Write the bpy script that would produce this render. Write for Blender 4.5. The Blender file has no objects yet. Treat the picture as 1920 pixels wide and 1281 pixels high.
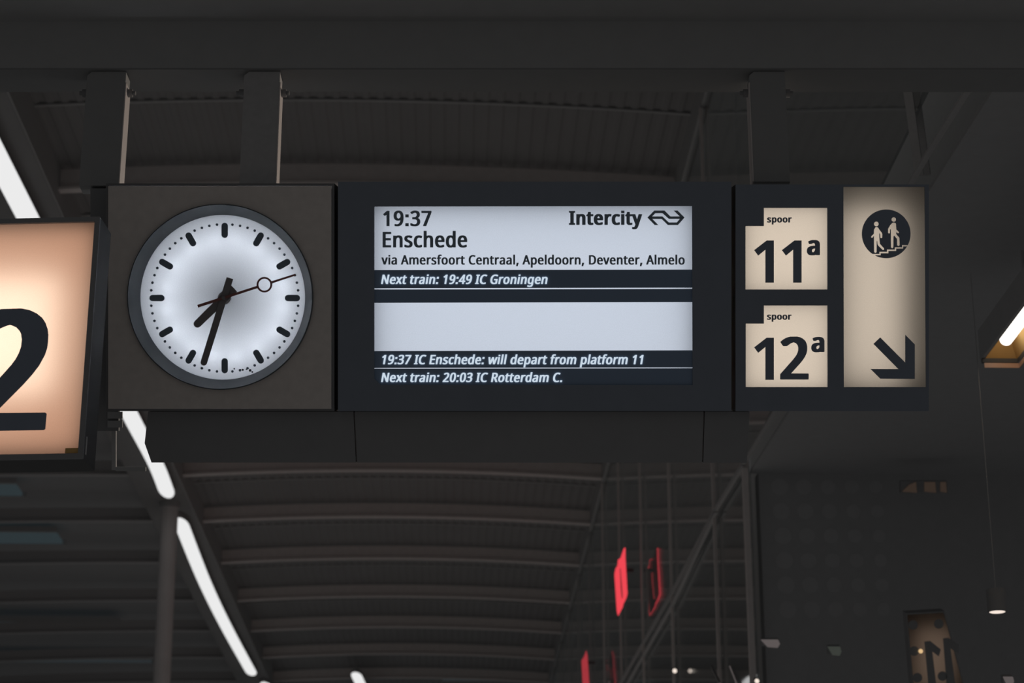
import bpy, bmesh, math, random
from mathutils import Vector, Matrix
random.seed(4)
SC = bpy.context.scene
COL = SC.collection

# ------------------------------------------------------------------ camera
F = 3900.0                                   # focal length in pixels of the 1920 frame
TH = math.radians(19.5)                      # looking up
PH = math.atan(125 / F * math.cos(TH))       # turned a little right of the hall's axis (+Y)
CAM = Vector((0, 0, 1.6))
RIGHT = Vector((math.cos(PH), -math.sin(PH), 0))
AXIS = Vector((math.sin(PH) * math.cos(TH), math.cos(PH) * math.cos(TH), math.sin(TH)))
UP = RIGHT.cross(AXIS)
FWD = Vector((math.sin(PH), math.cos(PH), 0))
cd = bpy.data.cameras.new('camera')
cd.sensor_width = 36.0
cd.lens = 36.0 * F / 1920
cd.clip_end = 300
cam = bpy.data.objects.new('camera', cd)
cam.matrix_world = Matrix.Translation(CAM) @ Matrix((RIGHT, UP, -AXIS)).transposed().to_4x4()
cd.dof.use_dof = True
cd.dof.focus_distance = 7.8
cd.dof.aperture_fstop = 4.6
COL.objects.link(cam)
SC.camera = cam

# ------------------------------------------------------------------ light: dim even station / night-sky ambience
WL = 0.06
w = bpy.data.worlds.new('world')
SC.world = w
w.use_nodes = True
w.node_tree.nodes['Background'].inputs[0].default_value = (1, 1, 1, 1)
w.node_tree.nodes['Background'].inputs[1].default_value = WL
SC.view_settings.view_transform = 'Standard'
SC.view_settings.look = 'None'
SC.view_settings.exposure = 0
SC.view_settings.gamma = 1


def lamp(name, kind, energy, color, loc, parent=None, size=0.05, size_y=None, aim=None):
    l = bpy.data.lights.new(name, kind)
    l.energy = energy
    l.color = color
    if kind == 'AREA':
        l.size = size
        if size_y:
            l.shape = 'RECTANGLE'
            l.size_y = size_y
    else:
        l.shadow_soft_size = size
    o = bpy.data.objects.new(name, l)
    COL.objects.link(o)
    o.location = loc
    if aim is not None:
        o.rotation_euler = Vector(aim).to_track_quat('-Z', 'Y').to_euler()
    if parent:
        o.parent = parent
    return o


# unseen area lights added to lift the beams and the signs from below
lamp('fill_light', 'AREA', 38, (1, .88, .80), (-0.8, 29.0, 2.5), size=3.0, size_y=26, aim=(0, 0, 1))
lamp('fill_light', 'AREA', 1.7, (1, .80, .66), (1.6, 2.0, 0.9), size=1.0, size_y=1.0, aim=(-.35, .9, .5))

# ------------------------------------------------------------------ places
def ray(x, y):
    return AXIS + RIGHT * ((x - 960) / F) + UP * ((640.5 - y) / F)

def at_z(x, y, z):
    d = ray(x, y)
    return CAM + d * ((z - CAM.z) / d.z)

def at_x(x, y, X):
    d = ray(x, y)
    return CAM + d * (X / d.x)

def at_y(x, y, Y):
    d = ray(x, y)
    return CAM + d * (Y / d.y)

def at_fwd(x, y, hd):
    d = ray(x, y)
    return CAM + d * (hd / d.dot(FWD))

D = 7.8
S = D / F                                    # 2 mm per unit on the plane of the hanging signs
RIG = Matrix((RIGHT, AXIS, UP)).transposed().to_4x4()      # local x right, y away, z up
HALL = Matrix((RIGHT, FWD, Vector((0, 0, 1)))).transposed().to_4x4()

def rig_point(x, y, dy=0.0):
    return CAM + AXIS * (D + dy) + RIGHT * ((x - 960) * S) + UP * ((640.5 - y) * S)

# ------------------------------------------------------------------ materials
def new_mat(name):
    m = bpy.data.materials.new(name)
    m.use_nodes = True
    nt = m.node_tree
    nt.nodes.clear()
    o = nt.nodes.new('ShaderNodeOutputMaterial')
    return m, nt, o

def paint(name, col, rough=.6, spec=.15, metal=0, var=.06, scale=12):
    m, nt, o = new_mat(name)
    b = nt.nodes.new('ShaderNodeBsdfPrincipled')
    b.inputs['Roughness'].default_value = rough
    b.inputs['Specular IOR Level'].default_value = spec
    b.inputs['Metallic'].default_value = metal
    tc = nt.nodes.new('ShaderNodeTexCoord')
    n = nt.nodes.new('ShaderNodeTexNoise')
    n.inputs['Scale'].default_value = scale
    n.inputs['Detail'].default_value = 4
    nt.links.new(tc.outputs['Object'], n.inputs['Vector'])
    mr = nt.nodes.new('ShaderNodeMapRange')
    mr.inputs['To Min'].default_value = 1 - var
    mr.inputs['To Max'].default_value = 1 + var
    nt.links.new(n.outputs['Fac'], mr.inputs['Value'])
    mx = nt.nodes.new('ShaderNodeVectorMath')
    mx.operation = 'SCALE'
    mx.inputs[0].default_value = col
    nt.links.new(mr.outputs[0], mx.inputs['Scale'])
    nt.links.new(mx.outputs[0], b.inputs['Base Color'])
    nt.links.new(b.outputs[0], o.inputs[0])
    return m

def glow(name, col, strength):
    m, nt, o = new_mat(name)
    e = nt.nodes.new('ShaderNodeEmission')
    e.inputs[0].default_value = (*col, 1)
    e.inputs[1].default_value = strength
    nt.links.new(e.outputs[0], o.inputs[0])
    return m

def diffuser(name, col):
    """opal plastic lit from the lamps built in behind it"""
    m, nt, o = new_mat(name)
    t = nt.nodes.new('ShaderNodeBsdfTranslucent')
    tc = nt.nodes.new('ShaderNodeTexCoord')
    n = nt.nodes.new('ShaderNodeTexNoise')
    n.inputs['Scale'].default_value = 260
    n.inputs['Detail'].default_value = 2
    nt.links.new(tc.outputs['Object'], n.inputs['Vector'])
    mr = nt.nodes.new('ShaderNodeMapRange')
    mr.inputs['To Min'].default_value = .93
    mr.inputs['To Max'].default_value = 1.07
    nt.links.new(n.outputs['Fac'], mr.inputs['Value'])
    mx = nt.nodes.new('ShaderNodeVectorMath')
    mx.operation = 'SCALE'
    mx.inputs[0].default_value = col
    nt.links.new(mr.outputs[0], mx.inputs['Scale'])
    nt.links.new(mx.outputs[0], t.inputs[0])
    nt.links.new(t.outputs[0], o.inputs[0])
    return m

def pane_mat(name, refl=.42):
    m, nt, o = new_mat(name)
    t = nt.nodes.new('ShaderNodeBsdfTransparent')
    t.inputs[0].default_value = (.8, .82, .82, 1)
    g = nt.nodes.new('ShaderNodeBsdfGlossy')
    g.inputs['Roughness'].default_value = .02
    g.inputs[0].default_value = (.95, .95, .95, 1)
    x = nt.nodes.new('ShaderNodeMixShader')
    x.inputs[0].default_value = refl
    nt.links.new(t.outputs[0], x.inputs[1])
    nt.links.new(g.outputs[0], x.inputs[2])
    nt.links.new(x.outputs[0], o.inputs[0])
    return m

M = dict(
    black=paint('black_painted_metal', (.275, .275, .28)),
    blackdeep=paint('black_plastic_frame', (.2, .2, .205)),
    navy=paint('navy_enamel', (.235, .262, .31), .5, .1),
    ink=paint('dark_lettering_film', (.24, .30, .36), .6, .05),
    inknavy=paint('navy_film', (.24, .275, .34), .6, .05),
    lcd=paint('dark_liquid_crystal', (.235, .31, .43), .5, .05, var=.02),
    brown=paint('brown_grey_coated_metal', (.70, .64, .60), .55, .2, var=.12, scale=30),
    bezel=paint('dark_bezel_metal', (.10, .115, .125), .4, .4, var=.25, scale=9),
    hand=paint('black_clock_hand', (.27, .255, .26), .6, .05),
    handred=paint('dark_red_clock_hand', (.30, .14, .13), .6, .05),
    hubm=paint('grey_hub_metal', (.5, .5, .52), .4, .3),
    darkpost=paint('dark_grey_post', (.36, .36, .36)),
    underside=paint('shaded_underside_paint', (.27, .27, .27)),
    sidemetal=paint('dull_black_sheet', (.10, .10, .10)),
    post=paint('grey_steel_post', (.48, .47, .47), .5, .3, var=.12, scale=40),
    beam=paint('grey_beam_paint', (.44, .44, .44), .6, .1),
    roofbeam=paint('pale_roof_beam_paint', (.78, .72, .70), .6, .1, var=.1),
    deck=paint('corrugated_roof_metal', (.30, .295, .295), .6, .1, var=.1, scale=1),
    dark=paint('dark_wall_panel', (.41, .41, .415), .7, .05),
    dot=paint('frit_dot', (.455, .455, .46), .7, .05),
    outer=paint('backing_wall_paint', (.75, .74, .73), .8, 0),
    mullion=paint('mullion_metal', (.72, .66, .64), .5, .2, var=.1),
    column=paint('column_paint', (.72, .68, .67), .5, .3, var=.1, scale=3),
    pane=pane_mat('hall_glass'),
    strip=glow('fluorescent_strip_diffuser', (1, 1, 1), .835),
    red=glow('red_sign_light', (.87, .065, .088), 1.0),
    reddim=glow('dim_red_sign_light', (.36, .035, .045), 1.0),
    sky=glow('night_skylight', (.026, .036, .040), 1.0),
    skydim=glow('dim_night_skylight', (.023, .028, .031), 1.0),
    lcdtext=glow('lit_lcd_lettering', (.60, .70, .80), 1.0),
    tube=glow('warm_tube', (1, .95, .88), 2.4),
    down=glow('downlight_diffuser', (1, .86, .75), .95),
    dimglow=glow('dim_pale_glow', (.105, .09, .088), 1.0),
    dimcool=glow('dim_cool_lamp_cover', (.042, .046, .04), 1.0),
    dimwarm=glow('warm_reflection_glow', (.036, .025, .019), 1.0),
    amber=glow('amber_indicator', (.75, .5, .25), 1.0),
    gold=paint('gold_reflector', (.62, .40, .16), .8, .05),
    copper=paint('copper_trim', (.62, .38, .26), .4, .4),
    opal_cool=diffuser('opal_clock_dial', (.872, .891, .925)),
    opal_lcd=diffuser('backlit_screen', (.838, .862, .908)),
    opal_warm=diffuser('opal_sign_panel', (.88, .838, .781)),
    opal_dim=diffuser('opal_dim_panel', (.85, .79, .74)),
    opal_orange=diffuser('opal_number_panel', (.92, .86, .80)),
)

# ------------------------------------------------------------------ mesh helpers
def thing(name, label, cat, mat, group=None):
    o = bpy.data.objects.new(name, None)
    o.empty_display_size = .1
    COL.objects.link(o)
    o.matrix_world = mat
    tag(o, label, cat, group)
    return o

def tag(o, label, cat, group=None):
    o['label'] = label
    o['category'] = cat
    if group:
        o['group'] = group
    return o

def obj(name, bm, mat, parent=None, label=None, smooth=False, bevel=0):
    me = bpy.data.meshes.new(name)
    bmesh.ops.recalc_face_normals(bm, faces=bm.faces[:])
    bm.to_mesh(me)
    bm.free()
    me.materials.append(mat)
    o = bpy.data.objects.new(name, me)
    COL.objects.link(o)
    if parent:
        o.parent = parent
    if label:
        o['label'] = label
    if smooth:
        for p in me.polygons:
            p.use_smooth = True
    if bevel:
        b = o.modifiers.new('bevel', 'BEVEL')
        b.width = bevel
        b.segments = 2
        b.limit_method = 'ANGLE'
    return o

def struct(name, bm, mat, parent=None, **k):
    o = obj(name, bm, mat, parent, **k)
    if not parent:
        o['kind'] = 'structure'
    return o

def box(bm, x0, x1, y0, y1, z0, z1):
    v = [bm.verts.new((x, y, z)) for x in (x0, x1) for y in (y0, y1) for z in (z0, z1)]
    for f in ((0, 1, 3, 2), (4, 6, 7, 5), (0, 4, 5, 1), (2, 3, 7, 6), (0, 2, 6, 4), (1, 5, 7, 3)):
        bm.faces.new([v[i] for i in f])
    return bm

def hexa(bm, quad, off):
    """solid from a flat quad (four points) and its thickness vector"""
    off = Vector(off)
    a = [bm.verts.new(Vector(p)) for p in quad]
    b = [bm.verts.new(Vector(p) + off) for p in quad]
    n = len(a)
    bm.faces.new(a)
    bm.faces.new(b[::-1])
    for i in range(n):
        bm.faces.new((a[i], a[(i + 1) % n], b[(i + 1) % n], b[i]))
    return bm

def bar(bm, p, q, w, h, side=None):
    """rectangular bar from p to q, w wide along `side`, h across"""
    p, q = Vector(p), Vector(q)
    d = (q - p).normalized()
    s = Vector(side) if side else d.cross(Vector((0, 0, 1)))
    s = (s - d * s.dot(d)).normalized()
    t = d.cross(s)
    s, t = s * w / 2, t * h / 2
    hexa(bm, [p - s - t, p + s - t, p + s + t, p - s + t], q - p)
    return bm

def cyl(bm, p, q, r, n=24, r2=None):
    p, q = Vector(p), Vector(q)
    d = (q - p).normalized()
    s = d.orthogonal().normalized()
    t = d.cross(s)
    r2 = r if r2 is None else r2
    A = [bm.verts.new(p + (s * math.cos(a) + t * math.sin(a)) * r) for a in [2 * math.pi * i / n for i in range(n)]]
    B = [bm.verts.new(q + (s * math.cos(a) + t * math.sin(a)) * r2) for a in [2 * math.pi * i / n for i in range(n)]]
    bm.faces.new(A[::-1])
    bm.faces.new(B)
    for i in range(n):
        bm.faces.new((A[i], A[(i + 1) % n], B[(i + 1) % n], B[i]))
    return bm

def tube(bm, prof, cx, cz, n=128):
    """surface of revolution about y: prof = [(r, y)...] closed loop"""
    R = []
    for i in range(n):
        a = 2 * math.pi * i / n
        R.append([bm.verts.new((cx + r * math.cos(a), y, cz + r * math.sin(a))) for r, y in prof])
    m = len(prof)
    for i in range(n):
        for j in range(m):
            bm.faces.new((R[i][j], R[(i + 1) % n][j], R[(i + 1) % n][(j + 1) % m], R[i][(j + 1) % m]))
    return bm

def sheet(bm, polys, y0, y1):
    """flat cut-out (outlines with holes, even-odd, in x/z) from depth y0 (front) to y1"""
    cu = bpy.data.curves.new('outline', 'CURVE')
    cu.dimensions = '2D'
    cu.fill_mode = 'BOTH'
    cu.extrude = abs(y1 - y0) / 2
    for P in polys:
        sp = cu.splines.new('POLY')
        sp.points.add(len(P) - 1)
        for pt, (x, z) in zip(sp.points, P):
            pt.co = (x, z, 0, 1)
        sp.use_cyclic_u = True
    o = bpy.data.objects.new('outline', cu)
    me = o.to_mesh()
    ym = (y0 + y1) / 2
    vs = [bm.verts.new((v.co.x, ym - v.co.z, v.co.y)) for v in me.vertices]
    for p in me.polygons:
        try:
            bm.faces.new([vs[i] for i in p.vertices])
        except ValueError:
            pass
    o.to_mesh_clear()
    bpy.data.objects.remove(o)
    bpy.data.curves.remove(cu)
    return bm

def circle(cx, cz, r, n=48):
    return [(cx + r * math.cos(2 * math.pi * i / n), cz + r * math.sin(2 * math.pi * i / n)) for i in range(n)]

def rect(x0, x1, z0, z1):
    return [(x0, z0), (x1, z0), (x1, z1), (x0, z1)]

# ------------------------------------------------------------------ lettering (outlines in 1/1000 em: advance, contours)
GLYPHS = {"medium":{" ":[243,[]],
",":[252,[[16,-115,102,-115,112,-113,119,-110,154,-26,184,63,189,79,189,89,181,101,165,105,56,105,46,104,40,100,20,-10,-1,-97,0,-110,6,-113]]],
".":[252,[[81,-23,143,-21,166,-13,181,-1,191,22,192,52,188,74,182,85,173,94,157,103,140,107,83,109,57,103,40,93,33,87,26,72,23,59,23,28,28,11,32,2,48,-13,64,-20]]],
"0":[496,[[196,-19,263,-19,303,-14,330,-5,350,5,371,19,399,48,411,66,428,101,442,150,451,206,454,246,454,326,451,364,439,430,422,480,398,523,382,541,361,559,349,568,314,583,270,592,206,593,164,589,129,579,103,566,89,556,71,540,58,524,34,480,16,423,9,378,5,326,5,250,8,211,19,144,39,87,62,48,97,13,134,-7,157,-14],[227,65,214,69,200,78,184,94,175,107,164,131,155,161,148,206,144,298,146,356,151,390,158,424,168,453,178,471,197,493,216,505,233,508,250,501,269,484,284,464,298,430,306,393,312,346,314,251,305,173,299,148,289,120,275,96,256,76,243,69]]],
"1":[496,[[199,-11,301,-11,311,-10,319,-4,319,576,311,583,301,584,199,583,189,577,42,463,37,456,37,448,41,441,71,402,81,396,91,394,136,396,181,429,181,-4,189,-10]]],
"2":[496,[[22,-11,433,-11,443,-10,450,-6,451,68,443,74,177,76,316,214,358,261,391,305,417,356,426,389,428,415,427,456,421,484,407,515,397,529,385,543,356,564,318,581,276,590,265,591,165,590,122,581,91,570,52,550,13,521,11,518,13,505,44,465,55,457,65,456,112,457,169,494,201,506,216,509,226,507,251,497,271,478,280,464,287,435,286,399,277,368,263,339,243,311,200,262,6,65,4,-4,12,-10]]],
"3":[496,[[148,-19,254,-18,301,-11,343,2,375,19,405,43,423,67,440,106,448,146,448,178,442,211,432,236,416,258,393,279,365,293,340,301,341,303,364,313,381,325,402,346,413,363,423,386,429,413,428,473,419,500,400,531,378,553,364,563,325,581,303,586,257,592,178,592,134,586,104,579,61,562,27,543,7,529,5,526,5,517,9,510,40,467,47,463,57,462,103,463,140,486,168,499,200,508,223,509,243,503,265,489,279,473,286,456,289,427,283,401,269,377,241,353,225,346,200,339,107,338,97,336,89,330,89,261,91,258,107,253,195,253,224,249,263,236,277,226,290,213,298,201,303,183,305,153,298,123,286,103,268,85,255,76,231,68,207,63,183,63,148,69,103,82,64,99,20,101,10,99,2,93,2,20,5,15,37,1,71,-9]]],
"4":[496,[[275,-11,376,-11,392,-7,394,-4,394,118,459,119,469,120,477,126,477,196,475,200,459,204,394,205,394,579,386,586,269,587,253,583,-17,195,-17,126,-10,120,256,119,257,-4,265,-10],[133,204,133,206,138,215,256,381,257,205]]],
"7":[496,[[93,-11,203,-11,213,-10,221,-5,454,514,454,576,452,580,436,584,19,584,9,583,2,579,1,505,9,499,302,496,75,6,77,-6,83,-10]]],
"9":[496,[[117,-19,195,-19,242,-14,285,-2,329,19,357,39,376,58,394,83,414,118,432,164,444,221,452,298,450,376,439,438,429,467,417,491,392,528,375,545,352,562,328,575,305,583,257,592,188,592,148,586,117,576,78,555,49,527,33,504,14,461,6,411,6,364,10,333,20,301,34,274,50,254,67,239,87,226,111,215,129,209,164,203,188,202,248,203,282,209,301,216,304,216,292,166,277,136,266,118,248,99,218,78,192,68,165,62,134,63,99,72,65,72,55,71,49,67,47,64,49,-6,61,-12],[215,282,199,286,184,295,170,307,157,326,149,348,146,363,144,406,153,447,169,476,194,498,212,506,228,508,244,502,262,489,277,474,290,456,299,438,306,417,310,396,312,370,309,356,300,336,277,308,248,289,225,282]]],
":":[252,[[81,-23,143,-21,166,-13,181,-1,191,22,192,52,188,74,182,85,173,94,157,103,140,107,83,109,57,103,40,93,33,87,26,72,23,59,23,28,28,11,32,2,48,-13,64,-20],[84,320,130,320,147,323,170,333,178,339,191,365,192,395,188,418,182,429,174,437,160,446,147,450,127,453,86,453,61,449,44,440,35,432,28,419,23,402,23,371,29,351,33,344,47,332,66,323]]],
"A":[550,[[-16,-11,89,-11,105,-7,114,12,174,166,336,166,396,12,405,-7,421,-11,528,-11,538,-10,544,-6,546,6,331,559,321,581,305,586,206,586,196,584,190,581,-33,9,-34,5,-33,-6,-26,-10],[206,253,207,259,256,387,306,254]]],
"C":[544,[[272,-19,360,-19,395,-17,445,-8,482,3,491,8,493,11,493,81,485,88,440,89,355,69,310,68,267,79,250,88,231,101,206,126,189,151,175,184,165,223,160,254,159,294,163,340,175,386,192,423,209,447,244,479,264,491,287,499,312,505,337,505,378,495,424,476,470,475,485,479,516,541,516,551,514,555,478,571,424,585,365,592,267,591,222,583,184,572,145,553,121,538,86,506,59,468,36,421,23,378,17,346,15,316,15,257,19,213,26,177,39,137,57,98,82,64,105,41,142,15,177,-1,204,-9]]],
"D":[623,[[61,-11,280,-11,313,-9,363,0,411,16,453,37,490,66,515,94,534,122,544,142,562,198,571,261,569,341,559,395,539,446,512,488,479,521,447,543,404,563,366,574,323,581,290,584,61,584,51,583,45,579,44,-4,51,-10],[186,73,185,499,260,499,303,490,340,474,366,456,389,429,408,396,415,376,422,345,426,302,425,256,416,209,404,174,389,149,360,117,336,100,307,87,270,77,229,73]]],
"E":[483,[[61,-11,414,-11,424,-10,431,-6,432,66,424,73,185,75,186,256,400,256,410,257,418,264,418,334,410,340,186,341,185,496,424,499,432,505,432,576,430,580,414,584,61,584,51,583,45,579,44,-4,51,-10]]],
"G":[621,[[282,-19,375,-19,431,-15,498,-4,541,8,557,16,559,306,551,312,541,313,310,313,294,309,292,306,292,234,294,231,310,226,417,226,417,77,392,71,357,66,317,68,290,73,268,81,248,91,227,106,207,126,186,157,170,197,160,247,159,308,165,350,182,401,190,417,209,443,235,468,254,481,274,491,311,502,327,505,358,505,411,493,445,482,460,475,470,473,517,475,523,478,550,541,549,554,540,559,500,573,472,581,432,588,390,592,304,592,254,586,220,579,197,572,164,558,141,545,111,523,93,507,75,486,56,458,43,434,29,397,19,354,15,314,15,257,17,224,27,174,40,137,56,106,77,74,104,46,124,31,150,15,167,6,202,-7,234,-14]]],
"I":[309,[[16,-11,256,-11,266,-10,274,-4,272,48,263,53,214,63,206,66,206,506,264,520,272,525,274,576,266,583,16,584,6,583,-2,576,-1,524,6,520,65,506,65,66,57,63,7,53,-1,48,-2,-4,6,-10]]],
"N":[647,[[61,-11,161,-11,171,-10,179,-4,179,360,414,-7,430,-11,549,-11,559,-10,565,-6,566,576,564,580,549,584,449,584,439,583,431,576,430,214,194,580,179,584,61,584,51,583,45,579,44,-4,51,-10]]],
"R":[536,[[61,-11,167,-11,177,-10,184,-6,186,226,233,226,235,224,370,-7,386,-11,503,-11,513,-10,519,-6,521,5,516,14,371,249,371,253,401,267,417,277,430,287,448,306,468,341,478,381,479,404,478,441,468,482,449,516,433,534,411,550,386,563,361,571,337,577,296,583,61,584,51,583,45,579,44,-4,51,-10],[186,309,185,498,253,497,279,491,299,483,310,474,321,462,329,446,334,431,335,392,332,376,322,352,315,342,299,327,270,314,233,309]]],
"a":[487,[[139,-19,210,-19,245,-15,275,-7,296,5,302,-7,318,-11,402,-11,412,-9,420,-3,420,304,417,336,407,371,391,398,375,415,342,433,315,442,278,448,250,449,185,448,145,442,112,433,65,415,52,408,50,404,50,396,67,353,73,341,79,338,89,336,135,338,155,348,199,363,218,368,229,368,249,361,264,348,274,333,280,313,281,271,279,269,238,269,175,265,125,256,93,246,66,233,42,216,25,198,11,173,5,156,3,137,3,100,10,64,20,43,30,28,45,13,62,2,96,-12],[186,62,163,73,153,86,147,98,144,124,150,147,155,157,175,176,196,186,239,195,280,196,281,164,277,136,271,118,261,101,243,83,226,72,203,63]]],
"c":[422,[[205,-19,281,-19,318,-15,356,-5,383,8,386,11,386,81,378,88,368,89,323,88,283,72,249,65,232,66,215,72,199,82,181,100,167,124,157,156,151,198,153,247,158,280,168,308,186,334,209,353,238,363,258,362,318,345,353,345,369,349,373,354,393,408,391,421,373,431,328,443,285,449,208,449,155,441,133,433,106,421,79,402,51,371,37,348,27,327,17,294,11,258,10,184,13,156,20,121,30,93,38,76,63,41,82,23,103,9,123,-1,152,-11]]],
"d":[531,[[188,-19,255,-19,278,-17,308,-9,332,2,336,-7,352,-11,442,-11,452,-9,460,-3,460,613,452,619,338,621,328,619,321,616,319,435,289,445,259,449,186,449,143,442,101,423,82,411,67,397,51,378,31,343,17,298,10,243,10,186,13,154,21,113,30,88,41,66,57,43,91,12,119,-4,143,-12],[229,63,209,71,193,82,181,96,168,117,160,141,154,168,151,197,151,228,154,257,160,284,167,306,177,326,193,346,208,358,223,365,241,366,261,361,279,349,294,333,306,311,313,290,318,260,321,227,321,188,314,137,307,116,296,96,278,78,262,69,242,63]]],
"e":[490,[[215,-19,295,-19,352,-12,405,3,423,12,427,17,427,86,419,92,409,93,365,92,342,82,293,68,258,63,246,65,222,72,193,91,171,118,158,150,153,178,153,191,428,191,438,192,446,198,446,270,443,294,434,328,417,366,398,391,372,415,339,433,302,445,271,449,198,449,155,442,131,433,108,422,85,406,61,383,44,358,23,311,14,276,10,238,10,186,14,150,28,101,50,63,58,51,88,23,128,1,166,-12],[156,269,156,274,163,301,178,331,202,355,218,363,232,368,258,359,272,348,281,337,296,310,303,277,302,269]]],
"f":[313,[[71,-11,174,-11,184,-10,192,-4,192,364,283,364,293,366,301,372,299,436,293,440,283,441,193,441,192,469,195,492,205,521,221,539,227,541,233,543,271,533,308,533,324,537,328,542,345,594,343,605,336,610,306,619,270,624,187,624,147,617,117,604,98,591,86,579,76,565,63,538,53,488,53,441,-12,420,-20,416,-22,412,-22,372,-20,369,-4,364,53,364,53,-4,61,-10]]],
"g":[531,[[186,-204,289,-202,325,-197,351,-190,386,-172,401,-162,430,-130,443,-106,454,-70,460,-22,460,434,452,440,352,442,336,438,334,428,332,428,299,442,258,449,185,449,155,445,126,436,101,423,78,406,54,380,40,357,30,335,21,311,13,271,10,241,11,168,17,133,27,98,43,65,58,43,83,18,101,6,131,-8,158,-15,189,-20,253,-20,293,-14,321,-5,318,-42,314,-57,306,-76,281,-104,268,-112,249,-120,228,-122,189,-118,152,-110,121,-98,108,-91,98,-90,62,-90,52,-91,46,-95,44,-169,48,-174,63,-181,108,-194],[232,62,206,72,192,83,181,95,168,117,160,141,154,168,151,197,151,230,157,274,166,303,174,321,184,335,201,352,218,362,236,366,261,359,278,349,297,328,307,310,316,283,320,257,321,173,314,131,310,118,297,95,279,78,271,72,252,65]]],
"h":[533,[[52,-11,155,-11,165,-10,171,-6,172,228,175,265,180,288,187,311,202,336,227,357,255,366,270,366,287,360,296,354,312,336,324,306,327,285,328,-6,335,-10,345,-11,447,-11,457,-10,465,-4,465,298,461,335,448,374,434,396,410,419,380,434,352,443,309,449,242,449,210,444,185,437,173,431,172,614,165,620,52,621,42,620,34,614,34,-4,42,-10]]],
"i":[244,[[52,-11,155,-11,165,-10,173,-4,173,434,165,440,52,441,42,440,34,434,34,-4,42,-10],[78,490,139,491,159,500,170,509,178,526,180,558,177,571,165,589,148,599,136,601,82,603,60,599,46,591,37,582,28,561,28,532,33,518,37,511,50,499,68,491]]],
"l":[244,[[52,-11,155,-11,165,-10,172,-4,172,614,165,620,52,621,42,620,34,614,34,-4,42,-10]]],
"m":[787,[[52,-11,155,-11,165,-10,171,-6,172,229,178,284,187,314,202,339,223,357,247,366,256,366,269,361,290,344,298,329,305,305,307,-4,309,-7,325,-11,427,-11,437,-10,444,-6,445,246,451,291,460,316,474,339,493,356,520,366,539,363,553,354,568,336,578,308,581,286,582,-6,589,-10,599,-11,702,-11,717,-7,720,-4,720,296,717,328,711,355,695,391,688,401,662,424,623,441,583,449,500,449,480,446,462,441,432,430,405,413,386,426,359,439,309,449,227,449,190,441,162,429,160,429,157,437,142,441,52,441,36,437,34,434,34,-4,42,-10]]],
"n":[533,[[52,-11,155,-11,165,-10,171,-6,172,228,174,252,180,286,187,309,201,335,225,356,255,366,270,366,287,360,296,354,312,336,324,306,327,285,328,-6,335,-10,345,-11,447,-11,457,-10,464,-6,465,-4,464,316,460,342,452,365,437,394,417,414,400,426,379,436,356,443,319,449,235,449,196,441,162,427,157,437,142,441,52,441,42,440,35,436,34,-4,42,-10]]],
"o":[523,[[206,-19,278,-19,311,-15,348,-5,383,12,403,26,431,56,443,73,457,101,466,126,473,157,476,181,476,250,470,288,458,326,437,366,423,384,408,399,378,421,352,433,331,441,281,449,206,449,159,442,129,432,91,411,63,386,43,358,28,330,18,300,10,243,11,173,20,130,40,81,61,50,85,26,105,12,132,-2,156,-11],[236,63,222,68,202,79,188,91,173,113,166,128,156,164,151,200,151,231,160,286,167,306,178,327,191,342,209,356,232,365,246,366,266,361,283,351,298,337,316,313,326,287,331,263,334,240,334,191,331,168,324,138,317,120,307,103,288,82,273,72,249,63]]],
"p":[531,[[52,-204,155,-204,165,-202,171,-199,173,-4,200,-14,239,-20,303,-20,343,-14,376,-2,402,12,432,40,450,64,462,90,472,118,481,161,484,230,478,290,467,333,450,368,434,390,416,408,389,426,360,439,339,445,309,449,233,449,193,442,163,429,157,438,142,442,52,442,42,440,35,437,34,-196,42,-202],[253,63,235,69,217,79,202,94,191,111,182,134,175,170,172,230,175,267,180,290,192,324,204,340,222,355,242,363,262,366,276,362,295,350,310,335,318,323,327,305,335,278,341,244,342,214,340,177,335,154,330,134,320,111,307,93,286,73,263,63]]],
"r":[369,[[52,-11,155,-11,165,-10,171,-6,172,232,177,265,184,288,192,305,210,328,225,341,245,354,266,361,289,357,327,357,343,361,345,365,354,428,354,436,352,440,343,444,313,449,232,449,195,440,173,430,163,423,161,424,161,432,157,437,142,441,52,441,42,440,35,436,34,-4,42,-10]]],
"s":[422,[[133,-19,216,-19,279,-9,303,-1,334,16,358,38,365,48,377,73,381,90,382,137,377,163,362,188,340,211,320,223,286,241,219,266,170,289,149,307,144,318,142,330,147,343,157,355,169,362,189,368,216,366,253,356,286,343,296,342,342,343,349,348,371,397,374,404,374,413,372,416,326,435,290,443,260,448,244,449,147,448,103,439,60,421,42,408,31,397,18,378,8,350,7,307,14,277,31,250,49,233,69,221,116,198,169,178,206,161,227,146,237,137,244,124,245,106,242,96,235,84,217,69,194,62,174,61,136,68,93,82,70,93,26,95,16,93,9,90,8,16,12,11,36,-1,76,-12]]],
"t":[327,[[166,-19,234,-19,266,-15,294,-8,302,-4,306,1,306,61,304,65,288,69,249,69,218,62,214,63,198,73,187,87,181,101,179,118,179,363,285,363,301,368,303,371,303,433,295,439,285,441,179,441,179,533,176,536,161,541,76,539,71,536,67,530,41,444,-20,416,-21,371,-14,365,-4,363,40,363,40,96,43,77,50,53,67,24,88,5,109,-7,131,-14]]],
"v":[445,[[146,-11,261,-11,271,-10,277,-6,441,424,441,434,439,437,424,441,315,441,305,440,299,436,204,174,109,436,102,440,92,441,-16,441,-26,440,-33,436,-34,425,-31,416,127,-2,131,-7,136,-10]]],
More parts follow.
